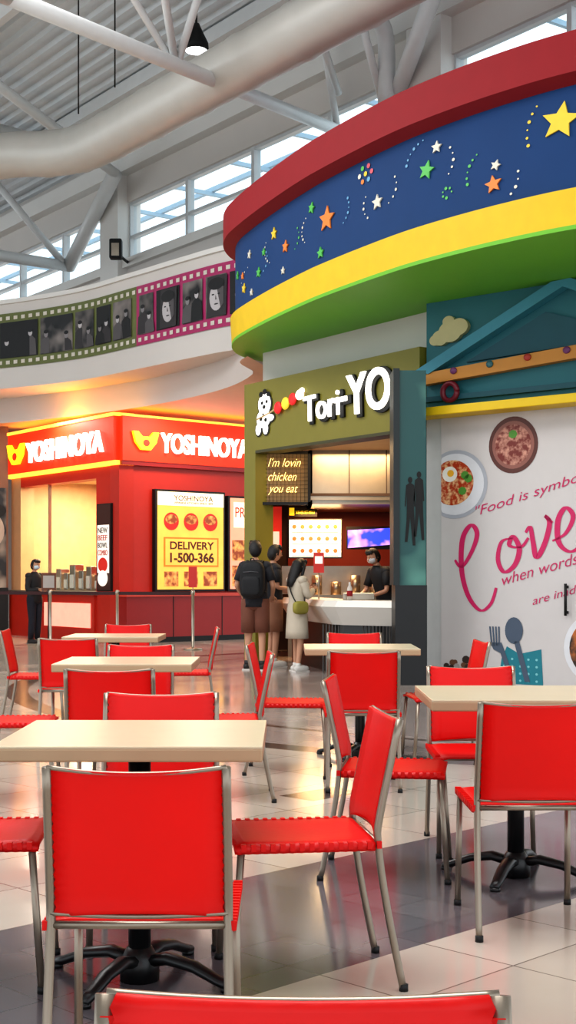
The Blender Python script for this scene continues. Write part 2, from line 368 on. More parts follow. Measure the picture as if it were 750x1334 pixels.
for X,z,r,cl,ro in [(2.57,5.51,.18,'y',.2),(2.02,5.07,.09,'o',-.1),(1.44,5.42,.1,'g',.3),(1.53,5.62,.065,'c',.1),(2.04,5.25,.055,'c',.4),(.98,5.29,.085,'c',0),(.46,5.36,.15,'o',.1),(.29,5.58,.07,'g',.3),(.39,5.0,.07,'g',0),(-.02,5.3,.08,'o',.2),(-.165,5.55,.08,'y',.1),(-.37,5.18,.07,'g',.2),(-.58,5.1,.07,'y',.3),(-.5,5.5,.06,'c',.3),(3.4,5.4,.12,'o',.2),(4.2,5.2,.13,'g',0),(5,5.5,.15,'y',.4),(-.68,5.35,.06,'g',.1),(-.05,5.02,.05,'c',.1),(-.3,5.4,.05,'g',.1),(-.6,5.28,.05,'o',.1),(-.47,4.98,.05,'c',.1)]: star(X,z,r,cl,ro)
for (X,z,R0,a0,a1,n_,cl) in [(2.6,5.45,.38,2.4,3.6,6,'y'),(2.0,5.2,.26,2.2,3.6,6,'g'),(2.05,5.1,.22,-1.2,.5,5,'c'),(1.45,5.5,.25,1.8,3.2,6,'b'),(1.5,5.45,.22,-.7,.9,5,'c'),(1.0,5.4,.2,-1,.8,5,'c'),(1.0,5.3,.2,2.6,4.2,5,'c'),(.5,5.4,.24,-.8,.6,6,'b'),(.35,5.35,.22,2.4,4.0,7,'c'),(-.02,5.35,.2,-.8,.8,5,'g'),(-.1,5.4,.24,2.7,4.2,7,'c'),(-.4,5.3,.18,-1.2,.8,6,'b'),(-.5,5.2,.15,1.8,4.5,6,'c'),(3.4,5.4,.3,0,3,9,'y'),(1.62,5.12,.05,0,5.5,6,'g')]:
    for k in range(n_):
        a=a0+(a1-a0)*k/n_; dot(X+R0*.8*math.cos(a),z+R0*math.sin(a),.009+.004*(k%3),cl)
for k in range(7):
    a=k*math.pi/3; dot(.86+(.06*math.cos(a) if k else 0),5.66+(.085*math.sin(a) if k else 0),.028,'yrgcobr'[k])
b.obj('canopy_star_decorations',recalc=False)
# ---------------------------------------------------------------- chicken skewer stall (olive)
olive=mat('olive_fascia',c(130,122,46),.5,var=.04); 
TA=math.atan2(-.678*KY,.735); SX['food_stall_olive']=(1.3105,1); SX['stall_kitchen']=(1,KY)
stall=empty('food_stall_olive',(-.62,19.2,0),TA)
b=MB()
b.box(0,2.96,0,.35,3.0,3.95,olive); b.box(0,.22,0,.3,0,3.0,olive); b.box(2.6,2.96,.05,.35,0,3.0,blk)
b.box(.22,2.62,.0,.3,2.96,3.0,mat('olive_dark',c(70,66,34),.5))
b.obj('fascia_frame',parent=stall)
glowW=mat('sign_white_glow',c(255,250,240),em=1.6,var=0)
b=MB()
b.box(-.13,4.06,.4,.55,3.3,6.3,whitew); b.obj('wall_stall_upper',(-.62,19.2,0),TA)
for nm,tx,x,z,w,h,of in (('sign_tori','Tori',1.2,3.26,.6,.34,.006),('sign_dash','-',1.82,3.45,.1,.06,0),('sign_yo','YO',1.93,3.25,.66,.52,.015)):
    text(nm+'_outline',tx,x-.02,z-.04,w+.07,h+.05,blk,stall,y=-.02,ext=.015,off=.045,tilt=.04)
    text(nm,tx,x,z,w,h,glowW,stall,y=-.06,ext=.015,off=of,tilt=.04)
b=MB()
b.tube([(.28,-.03,3.42),(1.18,-.03,3.66)],.012,mat('skewer_wood',c(222,190,140)),8)
for i,(x,z,cl) in enumerate(((.7,3.53,c(214,40,40)),(.84,3.57,c(240,200,60)),(.97,3.61,c(214,40,40)))):
    b.blob((x,-.04,z),(.068,.03,.085),mat('skewer_ball_%d'%i,cl,em=.5))
b.blob((1.1,-.04,3.65),(.07,.03,.07),glowW); b.blob((1.14,-.04,3.7),(.04,.03,.04),glowW)
for (x,z,rx,rz) in ((.42,3.62,.12,.15),(.4,3.42,.13,.13),(.3,3.28,.05,.08),(.44,3.28,.05,.08),(.52,3.42,.08,.05)):
    b.disc(x,z,rx+.02,blk,-.012,20,rz+.02); b.disc(x,z,rx,glowW,-.02,20,rz)
for (x,z,r) in ((.38,3.64,.025),(.47,3.65,.025),(.42,3.58,.03),(.36,3.42,.03),(.45,3.4,.03),(.4,3.48,.02),(.36,3.76,.04),(.43,3.79,.04),(.5,3.75,.035)): b.disc(x,z,r,blk,-.025,12)
b.obj('chicken_logo',parent=stall)
room=empty('stall_kitchen')
warm=mat('kitchen_wall',c(206,178,140),.45); dk=mat('kitchen_dark',c(58,40,34),.5)
b=MB()
b.box(-.6,3.0,14.2,14.3,0,3.3,dk); b.box(-.62,-.59,12.15,14.3,0,3.95,olive); b.box(-.59,-.56,12.4,14.2,0,3.3,mat('stall_side_wall',c(170,60,44),.5)); 
b.box(2.9,3.0,10.3,14.2,0,3.3,dk); b.box(.0,2.9,14.17,14.2,1.2,2.3,mat('kitchen_red_wall',c(150,52,36),.5))
b.add([(-.55,12.4,3.1),(1.7,10.4,3.1),(3,10.4,3.1),(3,14.2,3.1),(-.55,14.2,3.1)],[(0,1,2,3,4)],warm)
b.obj('kitchen_shell',parent=room)
b=MB()
b.add([(.32,12.5,2.42),(3,12.5,2.42),(3,12.5,3.1),(.32,12.5,3.1)],[(0,1,2,3)],stain)
b.box(.3,3,12.5,14.1,2.3,2.4,stain); b.box(.3,.36,12.5,14.1,2.3,3.1,stain)
for x in (.9,1.45,2.0): b.box(x,x+.012,12.485,12.5,2.4,3.1,dk)
b.box(.3,3,12.47,12.5,2.36,2.42,stain); b.box(.3,3,12.46,12.47,2.42,2.46,dk)
b.obj('extractor_hood',parent=room)
scr=mat('menu_screen_white',c(250,246,232),em=1.2,var=.02)
b=MB()
b.box(0,.86,13.4,13.45,1.52,2.15,blk); b.box(.02,.84,13.38,13.4,1.54,2.13,scr)
for i in range(6):
    for j in range(3): b.disc(.1+.13*i,2.02-.19*j,.035,mat('food_tan',c(190,120,70),em=.3),13.375,12)
for j in range(3): b.box(.06,.8,13.372,13.378,1.93-.19*j,1.94-.19*j,mat('menu_line',c(120,90,60)))
b.box(0,.46,13.38,13.44,2.18,2.34,blk); b.box(.02,.1,13.37,13.38,2.2,2.32,mat('sign_yellow',c(245,205,40),em=.8))
b.obj('menu_screen',parent=room)
text('menu_header','SKEWER SET MENU',.12,2.22,.3,.05,mat('sign_yellow',c(245,205,40)),room,y=13.36,ext=.002)
b=MB(); b.box(.92,1.72,13.3,13.35,1.66,2.02,blk)
b.poly([(.94,1.68),(1.7,1.74),(1.7,2.0),(.94,1.96)],photo_mat('screen_blue',c(40,60,190),c(220,150,230),4,em=2),13.29)
b.obj('promo_screen',parent=room)
b=MB(); b.box(-.4,-.1,13.5,13.53,1.6,2.35,mat('banner_red',c(214,50,40),em=.35)); b.box(-.36,-.14,13.48,13.5,1.66,1.95,mat('banner_white',c(240,232,220),em=.5)); b.obj('promo_banner',parent=room)
b=MB(); b.box(.0,2.6,13.0,13.7,0,.95,stain); b.box(-.1,2.6,13.5,13.52,.95,1.4,stain)
for i in range(5): b.rings([(.15+.3*i,13.2,.95,.08,.05),(.15+.3*i,13.2,1.15+.1*(i%2),.08,.05)],stain)
b.box(1.7,2.3,12.9,13.5,.95,1.5,dk); b.obj('prep_bench',parent=room)
b=MB()
b.box(-.4,.3,11.92,11.98,2.26,3.0,mat('menu_board_face',c(134,104,62),.5,em=.25))
for z in (2.26,2.98): b.box(-.42,.32,11.88,11.99,z-.02,z+.02,blk)
for x in (-.4,.3): b.box(x-.02,x+.02,11.88,11.99,2.24,3.0,blk)
wm=mat('mesh_wire',c(60,46,30),.5)
for i in range(12): b.tube([(-.38+.056*i,11.91,2.28),(-.38+.056*i,11.91,2.97)],.003,wm,4)
for i in range(12): b.tube([(-.39,11.91,2.3+.056*i),(.29,11.91,2.3+.056*i)],.003,wm,4)
for x in (-.3,.2): b.tube([(x,11.94,3.0),(x,11.94,3.1)],.008,blk,6)
mb=b.obj('neon_menu_board',(0,7.15,0)) 
neon=mat('neon_warm',c(255,214,120),em=3,var=0)
for i,(t_,w) in enumerate((("I'm lovin",.46),("chicken",.4),("you eat",.42))): text('neon_text_%d'%i,t_,-.28,2.78-.2*i,w,.12,neon,mb,y=11.885,ext=.003,shear=.4,off=-.014)
cw=mat('counter_white',c(228,224,216),.25,var=.02)
def wall_path(b,pts,z0,z1,o0,o1,m):
    vs=[]
    P=[Vector((p[0],p[1],0)) for p in pts]
    for i in range(len(P)):
        T=(P[min(i+1,len(P)-1)]-P[max(i-1,0)]).normalized(); nn=Vector((T.y,-T.x,0)); a=P[i]+nn*o0; e=P[i]+nn*o1; vs+=[(a.x,a.y,z0),(e.x,e.y,z1)]
    b.add(vs,[(2*i,2*i+2,2*i+3,2*i+1) for i in range(len(P)-1)],m)
cpth=Y([(-.06,12.2),(.47,10.72),(.62,10.55),(1.42,10.2)])
b=MB()
wall_path(b,cpth,.93,.93,-.5,.0,cw); wall_path(b,cpth,.85,.93,.06,.0,cw); wall_path(b,cpth,.62,.85,-.1,.06,cw); wall_path(b,cpth,0,.64,-.12,-.12,mat('counter_base',c(40,38,38),.35)); wall_path(b,cpth,0,.93,-.5,-.5,dk)
for i in range(26):
    t=i/25; p=Vector((.47,17.15,0)).lerp(Vector((1.42,16.32,0)),t); b.tube([(p.x-.02,p.y+.09,0),(p.x-.02,p.y+.09,.62)],.012,mat('flute_dark',c(64,60,58),.3),6)
b.obj('service_counter',recalc=False)
b=MB(); b.bbox(.7,1.1,10.72,10.88,.93,1.02,stain); b.obj('warming_tray',(0,6.5,0))
b=MB(); b.rings([(.78,10.62,.935,.035,.035),(.78,10.62,1.08,.035,.035),(.78,10.62,1.12,.015,.015),(.78,10.62,1.16,.015,.015)],mat('bottle_clear',c(210,200,190),.1)); b.rings([(.78,10.62,.98,.037,.037),(.78,10.62,1.05,.037,.037)],redm); b.obj('sauce_bottle',(0,6.45,0))
b=MB(); b.box(.34,.48,11.25,11.27,1.28,1.55,mat('standee_red',c(196,50,44),.5,em=.2)); b.tube([(.41,11.26,.93),(.41,11.26,1.28)],.01,stain); b.box(.36,.46,11.24,11.25,1.4,1.5,mat('banner_white',c(240,232,220))); b.obj('promo_standee',(0,6.75,0))
teal=photo_mat('teal_mural',c(34,84,84),c(96,150,138),1.6)
b=MB(); b.box(1.22,1.56,15.28,15.8,1.13,3.56,teal); b.box(1.21,1.57,15.26,15.8,0,1.13,black); b.box(1.19,1.26,15.25,15.8,1.13,3.58,mat('pillar_edge',c(36,44,46)))
b.M=Matrix.Translation((1.43,15.27,0))
for dx,h in ((-.05,2.32),(.05,2.38)):
    b.disc(dx,h,.026,blk,0,12,.036); b.poly([(dx-.045,h-.06),(dx-.01,h-.035),(dx+.01,h-.035),(dx+.045,h-.06),(dx+.06,h-.3),(dx+.045,h-.3),(dx+.036,h-.15),(dx+.05,h-.5),(dx+.06,h-.74),(dx+.03,h-.74),(dx,h-.42),(dx-.03,h-.7),(dx-.06,h-.7),(dx-.04,h-.45),(dx-.036,h-.15),(dx-.05,h-.3),(dx-.062,h-.3)],blk,-.001)
b.obj('mural_pillar')
# ---------------------------------------------------------------- mural wall on right
MA=math.atan2(-.47*KY,.882); SX['roof_relief_decoration']=SX['door_1']=(1.159,1)
tealw=mat('teal_wall',c(44,112,122),.55,var=.08,nscale=1.5); teald=mat('teal_dark',c(30,84,98),.55); teall=mat('teal_light',c(66,140,160),.5)
b=MB(); b.box(0,6,0,.3,3.1,4.46,tealw); b.box(0,.22,0,.3,0,3.1,mat('door_jamb',c(196,196,194),.5)); b.box(.22,6,.03,.3,0,3.1,whitew); b.obj('wall_right',(1.64,16.0,0),MA)
mur=empty('roof_relief_decoration',(1.64,16.0,0),MA)
b=MB()
b.prism([(-.05,3.66),(.1,3.6),(1.62,4.38),(1.5,4.45)],-.14,-.002,teall)
b.prism([(1.5,4.45),(1.62,4.38),(2.8,3.78),(2.9,3.9),(1.7,4.46)],-.14,-.002,teall)
b.prism([(.5,3.7),(1.4,4.15),(2.3,3.8),(2.2,3.76)],-.05,-.002,teald)
b.box(0,6,-.08,-.002,3.28,3.34,teald)
b.obj('roof_beams',parent=mur)
orn=mat('beam_orange',c(206,140,60),.5)
b=MB(); b.prism([(.02,3.48),(6,3.86),(6,4.02),(.08,3.62)],-.12,-.002,orn)
for k in range(9):
    x=.4+.42*k; z=3.55+.065*x*.98; b.blob((x,-.13,z+.03),(.04,.02,.04),mat('knob_%d'%(k%3),[c(120,60,110),c(60,110,120),c(180,60,50)][k%3]))
b.obj('orange_beam',parent=mur)
b=MB(); b.tube([(.34+.085*math.cos(a*math.pi/10),-.1,3.37+.1*math.sin(a*math.pi/10)) for a in range(21)],.03,mat('ring_maroon',c(120,30,50),.4),10); b.obj('maroon_ring',parent=mur)
b=MB()
for x,z,r in ((.2,4.02,.1),(.32,4.08,.14),(.42,4.12,.11),(.14,4.0,.07),(.3,4.2,.07)): b.prism([(x+r*math.cos(k*math.pi/12),z+r*.9*math.sin(k*math.pi/12)) for k in range(24)],-.06-.002*x,-.002,mat('cloud_cream',c(198,186,140),.5))
b.obj('cloud_plaque',parent=mur)
b=MB(); b.bbox(-.22,6,-.35,-.0,3.08,3.18,yel,.01); b.obj('yellow_ledge',parent=mur)
door=empty('door_1',(1.64,16.0,0),MA)
b=MB(); dw=mat('door_white',c(206,200,198),.4,var=.02)
b.box(.19,2.3,-.02,.028,.0,3.08,dw); b.box(2.32,4.4,-.02,.028,0,3.08,dw); b.obj('leaf',parent=door)
b=MB(); b.tube([(1.62,-.07,.8),(1.62,-.07,1.15)],.014,blk); b.box(1.61,1.63,-.07,-.02,.82,.85,blk); b.box(1.61,1.63,-.07,-.02,1.1,1.13,blk); b.obj('handle',parent=door)
pinkt=mat('print_pink',c(206,34,100),.5)
b=MB(); y=-.024
def cdisc(x,z,r,m,y,n=40): b.poly([(max(.195,x+r*math.cos(2*math.pi*k/n)),z+r*1.05*math.sin(2*math.pi*k/n)) for k in range(n)],m,y)
cdisc(.36,2.3,.38,mat('plate_grey',c(176,178,186),.3),y); cdisc(.36,2.3,.34,mat('plate_white',c(222,222,226),.3),y-.002)
cdisc(.33,2.32,.25,photo_mat('rice_food',c(176,60,24),c(232,190,140),22),y-.004)
b.disc(.3,2.42,.09,mat('egg_white',c(240,236,226)),y-.006); b.disc(.31,2.43,.04,mat('egg_yolk',c(240,180,50)),y-.008)
for x,z in ((.48,2.4),(.52,2.36),(.45,2.22)): b.disc(x,z,.05,mat('lettuce',c(90,150,60)),y-.007,7)
b.disc(1.03,2.71,.275,mat('bowl_brown',c(96,50,40),.4),y,36,.32); b.disc(1.03,2.71,.235,mat('bowl_inner',c(150,96,84),.4),y-.002,36,.27); b.disc(1.03,2.71,.2,photo_mat('bowl_food',c(120,44,34),c(206,150,130),18),y-.004,30,.23)
b.disc(1.03,2.83,.05,mat('lettuce',c(90,150,60)),y-.006,7)
b.poly([(.86,.02),(1.36,.02),(1.34,.42),(1.1,.36),(.96,.44),(.9,.3)],mat('napkin_teal',c(34,128,142),.6),y)
for i in range(5):
    for j in range(4): b.disc(.93+.09*i,.06+.08*j,.014,mat('napkin_dot',c(130,200,206)),y-.002,8)
sg=mat('cutlery_grey',c(70,84,104),.3)
b.disc(1.04,.62,.1,sg,y-.004,20,.15); b.poly([(1.04,.5),(1.1,.5),(1.22,.05),(1.16,.05)],sg,y-.004)
for k in range(4): b.poly([(.76+.034*k,.66),(.778+.034*k,.66),(.8+.028*k,.44),(.782+.028*k,.44)],sg,y-.004)
b.poly([(.77,.48),(.9,.48),(.94,.38),(1.05,.05),(.99,.05),(.89,.36),(.81,.4)],sg,y-.004)
b.disc(2.0,.45,.42,mat('plate_white',c(222,222,226)),y,36); b.disc(2.0,.45,.36,photo_mat('curry_food',c(50,34,20),c(190,110,50),9),y-.002,36); b.disc(1.9,.6,.08,mat('pepper_red',c(200,40,30)),y-.004)
for i in range(26): b.disc(.24+random.random()*.4,.05+random.random()*.36*(1-i/40),.03+.02*random.random(),[mat('nut_brown',c(120,84,62)),mat('nut_dark',c(66,52,46)),mat('nut_grey',c(176,168,164))][i%3],y-.0005*i/2-.001,9)
y=-.027
b.ribbon([(.36,1.42),(.44,1.34),(.56,1.52),(.62,1.72),(.55,1.82),(.45,1.66),(.44,1.3),(.52,1.0),(.66,.84),(.78,.92),(.84,1.1)],.03,pinkt,y)
b.ribbon([(1.02,1.66),(.9,1.62),(.86,1.42),(.93,1.28),(1.05,1.36),(1.1,1.54),(1.03,1.68),(.99,1.58),(1.12,1.56),(1.2,1.66)],.03,pinkt,y)
b.ribbon([(1.17,1.72),(1.22,1.78),(1.25,1.62),(1.29,1.44),(1.38,1.6),(1.43,1.82),(1.38,1.9),(1.46,1.82)],.03,pinkt,y)
b.ribbon([(1.46,1.62),(1.6,1.7),(1.68,1.88),(1.6,1.98),(1.52,1.84),(1.53,1.6),(1.66,1.5),(1.82,1.62),(1.95,1.8)],.03,pinkt,y)
b.obj('printed_graphic',parent=door,recalc=False)
for i,(t_,x,z,w,h) in enumerate((('"Food is symbolic',.62,1.88,1.35,.14),('when words',.92,1.12,.85,.12),('are inadequate"',1.25,.88,.95,.12))):
    text('print_text_%d'%i,t_,x,z,w,h,pinkt,door,y=-.027,ext=.001,tilt=.25,shear=.35,off=-.008)
# ---------------------------------------------------------------- beef bowl restaurant (red)
redw=mat('restaurant_red',c(190,40,22),.45,var=.05); redd=mat('restaurant_red_dark',c(150,24,22),.4)
sgn=mat('sign_red_glow',c(236,50,14),em=.6,var=.05); amber=mat('sign_amber_glow',c(255,176,60),em=2.0,var=0)
LA=math.atan2(-3.68,2.74); SX['restaurant_left_front']=(1.2826,1)
rest=empty('restaurant_left_front',(-5.86,28.64,0),LA)
b=MB()
b.box(0,3.58,-.12,.3,3.38,4.2,sgn); b.box(-.02,3.6,-.14,.3,4.2,4.26,amber); b.box(-.02,3.6,-.1,.3,3.3,3.38,amber)
b.box(0,.35,0,.3,0,3.3,mat('beige_panel',c(196,150,110),.5)); b.box(2.9,3.58,0,.3,0,3.3,redw); b.box(.35,2.9,0,.3,3.1,3.3,redw)
b.box(.0,2.9,-.05,.5,0,.88,redw); b.box(0,2.95,-.1,.55,.88,.95,stain)
b.box(1.3,2.8,-.07,-.05,.25,.72,mat('lit_panel_pink',c(255,150,130),em=1.2))
b.obj('front_wall',parent=rest)
b=MB(); b.add([(.35,.15,.95),(2.9,.15,.95),(2.9,.15,3.1),(.35,.15,3.1)],[(0,1,2,3)],gl); b.box(1.15,1.17,.12,.18,.95,3.1,stain); b.obj('shop_window_glass',parent=rest)
b=MB(); b.box(-.5,3.4,2.4,2.5,0,3.4,mat('tan_wall',c(196,160,120),.5,var=.08)); b.box(-.5,-.4,.3,2.4,0,3.4,mat('tan_wall',c(190,160,124),.5)); b.box(-.5,3.3,.3,2.5,3.3,3.35,warm)
b.box(.8,3,1.2,1.9,0,1.0,stain); b.box(1.5,2.3,1.4,1.8,1.0,1.5,stain); b.box(1.0,1.35,1.3,1.6,1.0,1.35,dk)
cup=mat('cup_white',c(224,214,200))
for i in range(7): b.rings([(1.55+.12*i,1.1,1.0,.045,.045),(1.55+.12*i,1.1,1.18,.05,.05)],cup,12)
b.box(.9,2.7,.12,.5,.95,.97,stain)
for x,w,h in ((1.25,.16,.42),(1.5,.12,.34),(1.72,.18,.5),(2.0,.14,.38),(2.25,.16,.46),(2.5,.1,.3)):
    b.bbox(x-w/2,x+w/2,.28,.48,.97,.97+h,stain,.01); b.bbox(x-w/3,x+w/3,.26,.29,1.0,.97+h*.6,cup,.005)
b.obj('interior',parent=rest)
b=MB(); b.box(2.98,3.42,-.05,0,.96,2.6,blk); b.box(3.0,3.4,-.06,-.05,.98,2.58,mat('poster_dark',c(60,28,22),em=.15))
b.box(3.03,3.37,-.07,-.06,1.3,2.2,mat('poster_white',c(236,226,214),em=.7)); b.disc(3.2,1.45,.14,mat('bowl_red',c(200,40,30),em=.4),-.075); b.disc(3.2,1.2,.15,mat('poster_white',c(236,226,214),em=.7),-.078)
b.obj('lit_poster',parent=rest)
for i,t_ in enumerate(('NEW','BEEF','BOWL','COMBO')): text('poster_text_%d'%i,t_,3.06,2.05-.14*i,.28,.1,[blk,redw][i%2],rest,y=-.078,ext=.002)
text('sign_text','YOSHINOYA',.82,3.55,2.5,.42,glowW,rest,y=-.16,ext=.03,off=.014)
horn=mat('sign_yellow_glow',c(255,196,30),em=1.5,var=0)
def hornlogo(b,x,z,s):
    b.prism([(x-.5*s,z+.3*s),(x-.3*s,z+.3*s),(x-.15*s,z+.12*s),(x+.15*s,z+.12*s),(x+.3*s,z+.3*s),(x+.5*s,z+.3*s),(x+.4*s,z-.1*s),(x+.18*s,z-.38*s),(x-.18*s,z-.38*s),(x-.4*s,z-.1*s)],-.18,-.12,horn)
    b.disc(x,z-.12*s,.13*s,sgn,-.185,16)
b=MB(); hornlogo(b,.42,3.8,.62); b.obj('horn_logo',parent=rest)
RA=math.atan2(1.92,2.22); SX['restaurant_right_front']=(1.163,1)
rst=empty('restaurant_right_front',(-3.12,24.96,0),RA)
b=MB()
b.box(0,3.6,-.12,.3,3.38,4.2,sgn); b.box(-.02,3.6,-.14,.3,4.2,4.24,amber); b.box(0,3.6,-.1,.3,3.3,3.38,redd)
b.box(0,3.6,0,.3,0,3.3,redw)
b.box(.0,3.6,-.25,0,0,.86,redd); b.box(-.02,3.6,-.28,0,.86,.92,mat('ledge_red',c(206,70,54),.35))
for x in (.9,1.9,2.9): b.box(x,x+.015,-.255,-.25,0,.86,blk)
b.box(0,3.6,-.26,-.25,0,.1,blk)
b.obj('front_wall',parent=rst)
text('sign_text','YOSHINOYA',.72,3.56,1.82,.38,glowW,rst,y=-.16,ext=.03,off=.014)
b=MB(); hornlogo(b,.42,3.78,.5); b.obj('horn_logo',parent=rst)
boxy=mat('lightbox_yellow',c(250,176,76),em=.95,var=.14,nscale=3); boxw=mat('lightbox_cream',c(255,232,190),em=1.1)
ors=mat('lightbox_orange',c(238,110,30),em=.8); bowlm=photo_mat('lightbox_food',c(140,60,20),c(240,170,90),8,em=.6)
b=MB(); b.box(.64,2.07,-.1,0,.95,2.88,blk); b.box(.68,2.03,-.11,-.1,.99,2.84,boxy)
b.box(.68,2.03,-.115,-.11,2.58,2.84,boxw)
b.box(.8,1.92,-.118,-.11,1.42,1.98,ors); b.box(.83,1.89,-.121,-.11,1.45,1.95,boxy)
for x in (.95,1.35,1.75): b.disc(x,2.28,.15,mat('bowl_red',c(200,40,30),em=.4),-.117,20,.17); b.disc(x,2.32,.12,bowlm,-.119,20,.09)
for x in (.95,1.35,1.75): b.box(x-.14,x+.14,-.118,-.11,1.05,1.33,bowlm)
b.obj('menu_lightbox',parent=rst)
bt=mat('brown_text',c(90,40,16)); 
text('lb_header','YOSHINOYA',1.0,2.68,.8,.1,bt,rst,y=-.12,ext=.002); text('lb_sub','JAPANESE KITCHEN SINCE 1899',1.0,2.61,.8,.05,bt,rst,y=-.12,ext=.002)
text('lb_delivery','DELIVERY',.92,1.75,.9,.15,bt,rst,y=-.124,ext=.002,off=.02); text('lb_phone','1-500-366',.92,1.5,.9,.19,bt,rst,y=-.124,ext=.002,off=.03)
b=MB(); b.box(2.14,3.4,-.1,0,.95,2.82,blk); b.box(2.18,3.36,-.11,-.1,.99,2.78,mat('lightbox_pink',c(244,150,120),em=1)); b.box(2.25,3.3,-.115,-.11,2.2,2.7,boxw)
for z in (1.25,1.75): b.box(2.22,3.3,-.115,-.11,z-.2,z+.2,bowlm)
b.obj('menu_lightbox_side',parent=rst)
text('lb2','PROMO',2.28,2.4,.7,.2,mat('bowl_red',c(200,40,30)),rst,y=-.12,ext=.002)
b=MB(); b.M=Matrix.Translation((-5.9,28.5,0))@Matrix.Rotation(.24,4,'Z')
b.box(-8,0,0,.3,0,4.95,mat('brown_panel',c(134,92,66),.5)); b.box(-1.6,-.04,-.04,0,1.0,3.1,photo_mat('poster_photo',c(30,26,26),c(190,176,160),1.6)); b.box(-8,0,-.05,0,0,1.0,blk)
b.disc(-.34,2.2,.26,mat('photo_face',c(176,160,146)),-.05,24,.36); b.disc(-.34,2.62,.3,blk,-.055,20,.16); b.disc(-.45,2.26,.05,blk,-.06,10,.02); b.disc(-.23,2.26,.05,blk,-.06,10,.02); b.disc(-.34,2.0,.07,mat('lips',c(120,60,56)),-.06,10,.02)
b.obj('wall_left')
beltm=mat('belt_black',c(60,20,22),.6)
sp=Y([(-6.2,14.9),(-4.08,14.5),(-2.9,14.35),(-1.6,14.2)])
for i,(x,y) in enumerate(sp):
    b=MB(); b.rings([(0,0,0,.16,.16),(0,0,.02,.16,.16),(0,0,.035,.05,.05),(0,0,.05,.025,.025),(0,0,.92,.025,.025),(0,0,.93,.035,.035),(0,0,.99,.035,.035),(0,0,1.0,.02,.02)],stain,16)
    if i<3:
        dx,dy=sp[i+1][0]-x,sp[i+1][1]-y; L=math.hypot(dx,dy); b.M=Matrix.Rotation(math.atan2(dy,dx),4,'Z'); b.box(.03,L-.04,-.004,.004,.92,.975,beltm)
    if i==3:
        b.box(-.07,.07,-.01,.01,1.05,1.4,mat('standee_red',c(196,50,44))); b.tube([(0,0,1),(0,0,1.06)],.01,stain)
    b.obj('queue_stanchion',(x,y,0))
b=MB(); b.tube([(0,0,0),(0,0,1.0)],.02,blk); b.rings([(0,0,0,.14,.14),(0,0,.02,.14,.14)],blk); b.box(-.13,.13,-.015,.015,.98,1.3,mat('sign_wood',c(110,64,44),.5)); b.box(-.1,.1,-.02,-.015,1.03,1.25,mat('nut_grey',c(176,168,164))); b.obj('menu_stand',(-4.3,24.3,0))
# ---------------------------------------------------------------- tables & chairs
def table(x,y,rz=0,w=.76,d=.7):
    b=MB(); b.bbox(-w/2,w/2,-d/2,d/2,.706,.745,lamedge,.006); b.bbox(-w/2+.001,w/2-.001,-d/2+.001,d/2-.001,.743,.75,laminate,.002)
    b.tube([(0,0,.05),(0,0,.70)],.034,black,16); b.rings([(0,0,.0,.06,.06),(0,0,.06,.06,.06),(0,0,.1,.038,.038)],black,16)
    b.box(-.2,.2,-.03,.03,.69,.706,black); b.box(-.03,.03,-.2,.2,.69,.706,black)
    for k in range(4):
        a=math.pi/4+k*math.pi/2+.35; ca,sa=math.cos(a),math.sin(a)
        b.tube([(ca*r,sa*r,z) for r,z in ((.03,.06),(.1,.075),(.19,.06),(.27,.028),(.31,.016))],[.026,.026,.023,.02,.018],black,8,flat=(.75,1.1))
        b.rings([(ca*.3,sa*.3,0,.02,.02),(ca*.3,sa*.3,.015,.02,.02)],black,10)
    b.obj('dining_table',(x,y,0),rz)
